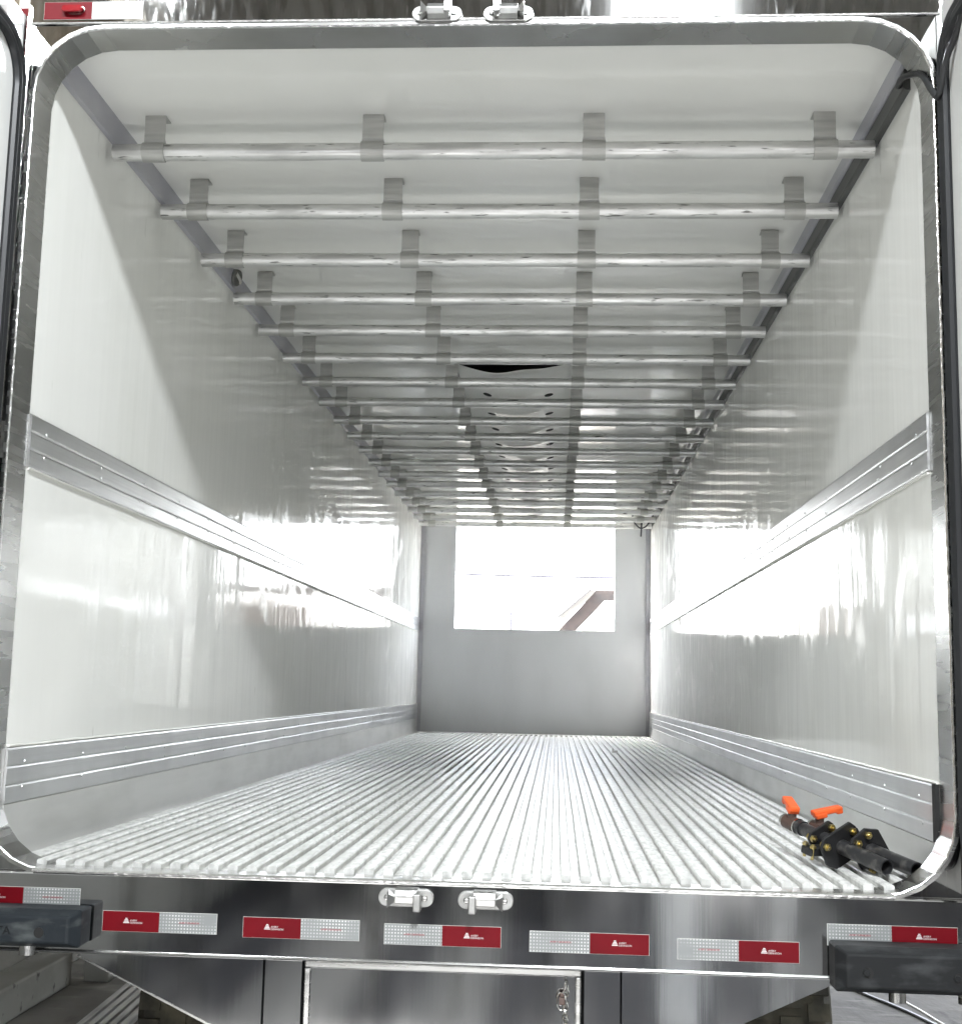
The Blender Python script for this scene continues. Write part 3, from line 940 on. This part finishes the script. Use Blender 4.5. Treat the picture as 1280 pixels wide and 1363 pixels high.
special = {0: "aluminium hanging rail nearest the rear opening, just inside the steel header",
           2: "third aluminium hanging rail from the rear opening, just before the round grey fitting",
           3: "fourth aluminium hanging rail from the rear opening, just past the round grey fitting",
           6: "seventh aluminium hanging rail from the rear, under the sagging open end of the canvas duct",
           17: "last aluminium hanging rail but one before the front wall hatch",
           18: "farthest aluminium hanging rail, right above the bright front hatch"}
for k, r in enumerate(rails):
    r['label'] = special.get(k, "%s aluminium hanging rail counted from the rear opening inwards" % ordinal(k))

# ------------------------------------------------------------------ canvas air duct
AD = thing("air_duct", "sagging white canvas air duct along the ceiling, dark at its open end", "air duct", (0, 6.9, H))
ax0, ax1, ay0, ay1 = -0.345, 0.325, 3.63, 10.15


def sag(x, y):
    u = (x - ax0) / (ax1 - ax0)
    f = 4 * u * (1 - u)
    z = 2.290 - 0.082 * f ** 0.9
    e = math.exp(-(y - ay0) / 0.16)
    z += e * f * (0.016 + 0.036 * (lambda q: q * q * (3 - 2 * q))(max(0.0, min(1.0, (u - 0.15) / 0.75))) + 0.006 * math.sin(u * 14))
    z += 0.004 * math.sin(y * 6.3 + u * 4) * f + 0.003 * math.sin(y * 17 + u * 9) * f
    return z


b = MB()
nx, ny = 30, 150
vs, fs = [], []
for lay in (0, 1):
    for j in range(ny + 1):
        for i in range(nx + 1):
            x = ax0 + (ax1 - ax0) * i / nx; y = ay0 + (ay1 - ay0) * (j / ny) ** 1.3
            vs.append((x, y, sag(x, y) + 0.0015 * lay))
S_ = (nx + 1) * (ny + 1)
for lay in (0, 1):
    for j in range(ny):
        for i in range(nx):
            a = lay * S_ + j * (nx + 1) + i
            fs.append((a, a + 1, a + nx + 2, a + nx + 1))
for i in range(nx):
    fs.append((i, i + 1, S_ + i + 1, S_ + i))
b.add(vs, fs)
b.build("canvas", M['fabric'], AD, smooth=True)
MB().box(ax0 - 0.012, ax1 + 0.012, ay0 + 0.05, ay1, 2.2945, 2.2995).build("duct_shade_sheet", M['black'], AD)  # black sheet added so the inside of the duct looks shaded
for x in (ax0 - 0.022, ax1 + 0.002):
    MB().box(x, x + 0.020, ay0 - 0.02, ay1, 2.276, 2.2940).build("guide_rail", M['band'], AD, bevel=0.002)
for k in range(12):
    yy = RY1 + RS * (7 + k)
    if yy > 9.9:
        break
    for sx in (-0.19, 0.178):
        m = MB()
        ring = []
        for i in range(14):
            a = 2 * PI * i / 14
            px, py = sx + 0.026 * math.cos(a), yy + 0.034 * math.sin(a)
            ring.append((px, py))
        vs = [(p[0], p[1], sag(p[0], p[1]) - 0.0012) for p in ring] + [(p[0], p[1], sag(p[0], p[1]) - 0.0002) for p in ring]
        fs = [tuple(range(14)), tuple(range(27, 13, -1))] + [(i, (i + 1) % 14, (i + 1) % 14 + 14, i + 14) for i in range(14)]
        m.add(vs, fs).build("vent_hole", M['black'], AD)  # black disc on the canvas, painted shade of an uncut hole

# ------------------------------------------------------------------ loose cables


def smooth_path(pts, n=8):
    pts = [Vector(p) for p in pts]
    out = []
    P = [pts[0]] + pts + [pts[-1]]
    for i in range(1, len(P) - 2):
        for j in range(n):
            t = j / n
            p0, p1, p2, p3 = P[i - 1], P[i], P[i + 1], P[i + 2]
            out.append(0.5 * ((2 * p1) + (-p0 + p2) * t + (2 * p0 - 5 * p1 + 4 * p2 - p3) * t * t + (-p0 + 3 * p1 - 3 * p2 + p3) * t ** 3))
    out.append(pts[-1])
    return out


c = MB().tube(smooth_path([(1.204, 0.24, 2.222), (1.192, 0.17, 2.206), (1.196, 0.12, 2.192), (1.216, 0.06, 2.165), (1.222, -0.01, 2.085), (1.226, -0.045, 2.050), (1.230, -0.07, 2.075), (1.236, -0.10, 2.13), (1.250, -0.16, 2.19), (1.258, -0.30, 2.32), (1.262, -0.5, 2.45)]), 0.0085, 10).build("power_cable", M['cable'], None, smooth=True, origin=(1.2, 0.1, 2.2))
tag(c, "black cable looping from the ceiling channel out past the right door gasket", "cable")

c = MB().tube(smooth_path([(1.00, 9.55, 2.262), (1.0, 9.55, 2.215), (1.04, 9.55, 2.155), (1.085, 9.55, 2.125), (1.14, 9.55, 2.15), (1.195, 9.55, 2.235), (1.215, 9.55, 2.29)]), 0.007, 8)
c.tube(smooth_path([(1.085, 9.56, 2.295), (1.092, 9.56, 2.2), (1.085, 9.56, 2.04)]), 0.009, 8)
c = c.build("hanging_wire", M['wire'], None, smooth=True, origin=(1.1, 9.55, 2.29))
tag(c, "thin dark wire loop dangling from the ceiling beside the front hatch", "wire")


# ------------------------------------------------------------------ pipe assemblies lying on the floor
def pipe_tool(tail, head, label, roll, handle_dir, first):
    tail, head = Vector(tail), Vector(head)
    d = (head - tail).normalized()
    side = d.cross(Vector((0, 0, 1))).normalized()
    up = side.cross(d).normalized()
    base = (tail + head) / 2; base.z = 0.021
    T = thing("valve_pipe", label, "pipe fitting", tuple(base), "valve pipes lying on the trailer floor")
    Lh = (head - tail).length
    MB().pipe(tail, tail + d * (Lh * 0.50), 0.0205, 0.0175, 22).build("pipe", M['pipe'], T, smooth=True)
    b = MB().cyl(tail + d * (Lh * 0.50), tail + d * (Lh * 0.86), 0.0185, 20)
    b.cyl(tail + d * (Lh * 0.80), tail + d * (Lh * 0.83), 0.0215, 20)
    b.build("pipe", M['pipe'], T, smooth=True)
    v = MB().cyl(tail + d * (Lh * 0.862), tail + d * (Lh * 0.90), 0.0225, 8)
    v.cyl(tail + d * (Lh * 0.90), tail + d * (Lh * 0.985), 0.0205, 18)
    v.cyl(tail + d * (Lh * 0.93), tail + d * (Lh * 0.93) + up * 0.038, 0.013, 12)
    v = v.build("ball_valve", M['valve'], T, smooth=True)
    MB().cyl(tail + d * (Lh * 0.986), tail + d * (Lh * 1.01), 0.0195, 8).cyl(tail + d * (Lh * 0.85), tail + d * (Lh * 0.861), 0.0232, 18).build("ferrule", M['chrome'], v, smooth=True)
    hp = tail + d * (Lh * 0.93) + up * 0.044
    hd_ = (d * handle_dir[0] + side * handle_dir[1]).normalized()
    hs = hd_.cross(up)
    hd_ = (hd_ + up * handle_dir[2]).normalized()
    hu = hd_.cross(hs).normalized()
    hu = hu if hu.z > 0 else -hu
    b = MB().obox(hp + hd_ * 0.018 + up * 0.004, hd_, hs, hu, 0.042, 0.0150, 0.0080)
    b.obox(hp + hd_ * 0.056 + up * 0.001, hd_, hs, hu, 0.010, 0.0150, 0.0105)
    b.obox(hp - up * 0.004, hd_, hs, hu, 0.017, 0.0165, 0.008)
    b.build("valve_handle", M['orange'], v, bevel=0.004)
    # clamp: two plates across the pipe, joined by bolts
    for q, sc in ((0.42, 1.0), (0.60, 0.72)):
        pc = tail + d * (Lh * q)
        a1 = (side * math.cos(roll) + up * math.sin(roll)).normalized()
        a2 = d.cross(a1).normalized()
        hw, hh = 0.062 * sc, 0.050 * sc
        poly = [(-hw, -hh * 0.55), (-hw * 0.7, -hh), (hw * 0.8, -hh), (hw, -hh * 0.6), (hw, hh * 0.35), (hw * 0.55, hh), (-hw * 0.6, hh), (-hw, hh * 0.5)]
        MB().prism(poly, 0.010, pc - d * 0.005, u=a1, v=a2, n=d).build("clamp_plate", M['plate_black'], T, bevel=0.002)
        for (px, pz) in ((-0.74 * hw, -0.55 * hh), (0.72 * hw, -0.5 * hh), (0.72 * hw, 0.25 * hh)):
            o = pc + a1 * px + a2 * pz
            bb = MB().cyl(o - d * 0.022, o + d * 0.016, 0.0045, 10)
            bb.cyl(o - d * 0.015, o - d * 0.0055, 0.0105, 6)
            bb.cyl(o + d * 0.0055, o + d * 0.013, 0.0100, 6)
            bb.build("bolt", M['brass'], T, bevel=0.0008)
    if first:                                  # side arm of the clamp resting on the ribs
        pc = tail + d * (Lh * 0.52) - side * 0.055 - Vector((0, 0, 0.022))
        MB().obox(pc, side, d, up, 0.030, 0.022, 0.011).build("clamp_arm", M['plate_black'], T, bevel=0.004)
        for q in (-0.018, 0.016):
            o = pc - side * 0.020 + d * q
            bb = MB().cyl(o - up * 0.02, o + up * 0.022, 0.0045, 10).cyl(o + up * 0.0115, o + up * 0.018, 0.0095, 6)
            bb.build("bolt", M['brass'], T, bevel=0.0008)
    return T


pipe_tool((1.108, 0.185, 0.043), (0.918, 0.58, 0.118), "black valve pipe on the ribbed floor, its tail nearer the left, chrome valve end highest", 0.5, (1.0, 0.35, 0.15), True)
pipe_tool((1.178, 0.160, 0.042), (0.995, 0.57, 0.105), "black valve pipe lying against the right kick plate with wide orange handle", 2.2, (-0.15, 1.0, 0.22), False)

scr = MB().box(0.67, 0.71, 6.40, 6.46, 0.0212, 0.036).box(0.672, 0.678, 6.42, 6.44, 0.036, 0.055).build("metal_offcut", M['steel_dull'], None, origin=(0.69, 6.43, 0.021))
tag(scr, "small metal offcut lying on the ribs near the front wall", "scrap")

# ------------------------------------------------------------------ things on the ground
PA, PB = Vector((-2.07, 4.6, GZ)), Vector((-1.965, 2.6, GZ))
dd = (PB - PA).normalized(); sd_ = dd.cross(Vector((0, 0, 1))).normalized()
b = MB()
b.prism([(-0.13, 0.004), (0.13, 0.004), (0.13, 0.012), (-0.13, 0.012)], (PB - PA).length, PA, u=sd_, v=(0, 0, 1), n=dd)
for i in range(5):
    u0 = -0.12 + 0.0525 * i
    b.prism([(u0 - 0.012, 0.0115), (u0 + 0.016, 0.0115), (u0 + 0.020, 0.04), (u0 - 0.014, 0.04)], (PB - PA).length, PA, u=sd_, v=(0, 0, 1), n=dd)
fp = b.build("floor_profile", M['old_alu'], None, origin=tuple((PA + PB) / 2))
tag(fp, "ribbed aluminium floor profile lying on the concrete beside the trailer", "profile")
c = MB().tube(smooth_path([(1.80, 5.3, -1.238), (1.97, 4.80, -1.238), (2.086, 4.467, -1.238), (2.162, 4.27, -1.238), (2.25, 3.98, -1.238), (2.40, 3.3, -1.238)]), 0.011, 8).build("ground_cable", M['cable'], None, smooth=True, origin=(2.1, 4.3, GZ))
tag(c, "thick black cable snaking over the pale concrete below the right bumper", "cable")
c = MB().tube(smooth_path([(2.24, 4.75, -1.242), (2.25, 4.45, -1.242), (2.29, 4.2, -1.242), (2.33, 3.9, -1.242), (2.42, 3.4, -1.242)]), 0.006, 8).build("thin_hose", M['pale_hose'], None, smooth=True, origin=(2.3, 4.2, GZ))
tag(c, "thin pale hose beside the black cable on the concrete", "hose")

# ------------------------------------------------------------------ outside the front hatch
HS = thing("house", "white house with timber rafters and zinc roof seen through the hatch", "house", (3.5, 27.5, GZ))
MB().prism([(0.75, GZ), (7, GZ), (7, 2.55), (1.45, 2.55), (0.75, 1.75)], 0.15, (0, 26.0, 0)).build("wall", M['house_wall'], HS)
MB().add([(0.20, 25.0, 2.02), (0.98, 25.0, 2.70), (1.25, 27.6, 2.86), (0.42, 27.6, 2.20),
          (0.20, 25.0, 2.05), (0.98, 25.0, 2.73), (1.25, 27.6, 2.90), (0.42, 27.6, 2.24)],
         [(0, 1, 2, 3), (4, 5, 6, 7), (0, 1, 5, 4), (1, 2, 6, 5), (2, 3, 7, 6), (3, 0, 4, 7)]).build("roof", M['tile'], HS)
b = MB()
b.prism([(0.28, 1.80), (1.06, 2.64), (1.12, 2.71), (7, 2.74), (7, 2.52), (1.31, 2.48), (0.60, 1.72)], 0.06, (0, 25.2, 0))
for k in range(6):
    f = k / 5
    b.box(0.45 + 0.75 * f, 0.52 + 0.75 * f, 25.27, 25.98, 1.76 + 0.79 * f, 1.82 + 0.79 * f)
b.build("rafters", M['timber'], HS)
fb = MB()
for i in range(40):
    fb.box(1.45 + 0.16 * i, 1.45 + 0.16 * i + 0.15, 18 + random.uniform(-.01, .01), 18.03, GZ, 1.85 + random.uniform(-.06, .06))
fb.box(1.4, 7.9, 18.032, 18.08, 0.2, 0.3).box(1.4, 7.9, 18.032, 18.08, 1.4, 1.5)
fb = fb.build("board_fence", M['fence'], None, origin=(4.6, 18, GZ))
tag(fb, "brown board fence outside the hatch, seen mirrored in the glossy left wall", "fence")
fb = MB()
for i in range(34):
    fb.box(-7.2 + 0.16 * i, -7.2 + 0.16 * i + 0.15, 18 + random.uniform(-.01, .01), 18.03, GZ, 2.05 + random.uniform(-.1, .1))
fb.box(-7.2, -1.8, 18.032, 18.08, 0.2, 0.3).box(-7.2, -1.8, 18.032, 18.08, 1.4, 1.5)
fb = fb.build("board_fence", M['fence'], None, origin=(-4.5, 18, GZ))  # added to put dark shapes into the right wall's reflection
tag(fb, "taller brown board fence added outside the hatch to darken the reflection in the right wall", "fence")
c = []
for i in range(25):
    t = i / 24
    x = -8 + 17 * t
    c.append((x, 20 + 1.0 * t, 2.585 + 0.0045 * (x - 0.25) ** 2))
cb = MB().tube(c, 0.025, 6).build("overhead_cable", M['wire'], None, origin=(0, 20, 2.6))
tag(cb, "thin overhead cable sagging across the sky in the hatch", "cable")
b = MB().cyl((-0.97, 30, GZ), (-0.97, 30, 2.62), 0.030, 8)
for (dz, ln) in ((2.55, 0.10), (2.38, 0.13), (2.22, 0.18)):
    b.cyl((-0.97 - ln, 30, dz), (-0.97 + ln * 0.6, 30, dz + 0.03), 0.018, 6)
an = b.build("antenna_mast", M['wire'], None, origin=(-0.97, 30, GZ))
tag(an, "thin aerial mast standing against the sky in the hatch", "antenna")

for o in list(bpy.data.objects):
    if 'org' in o:
        del o['org']
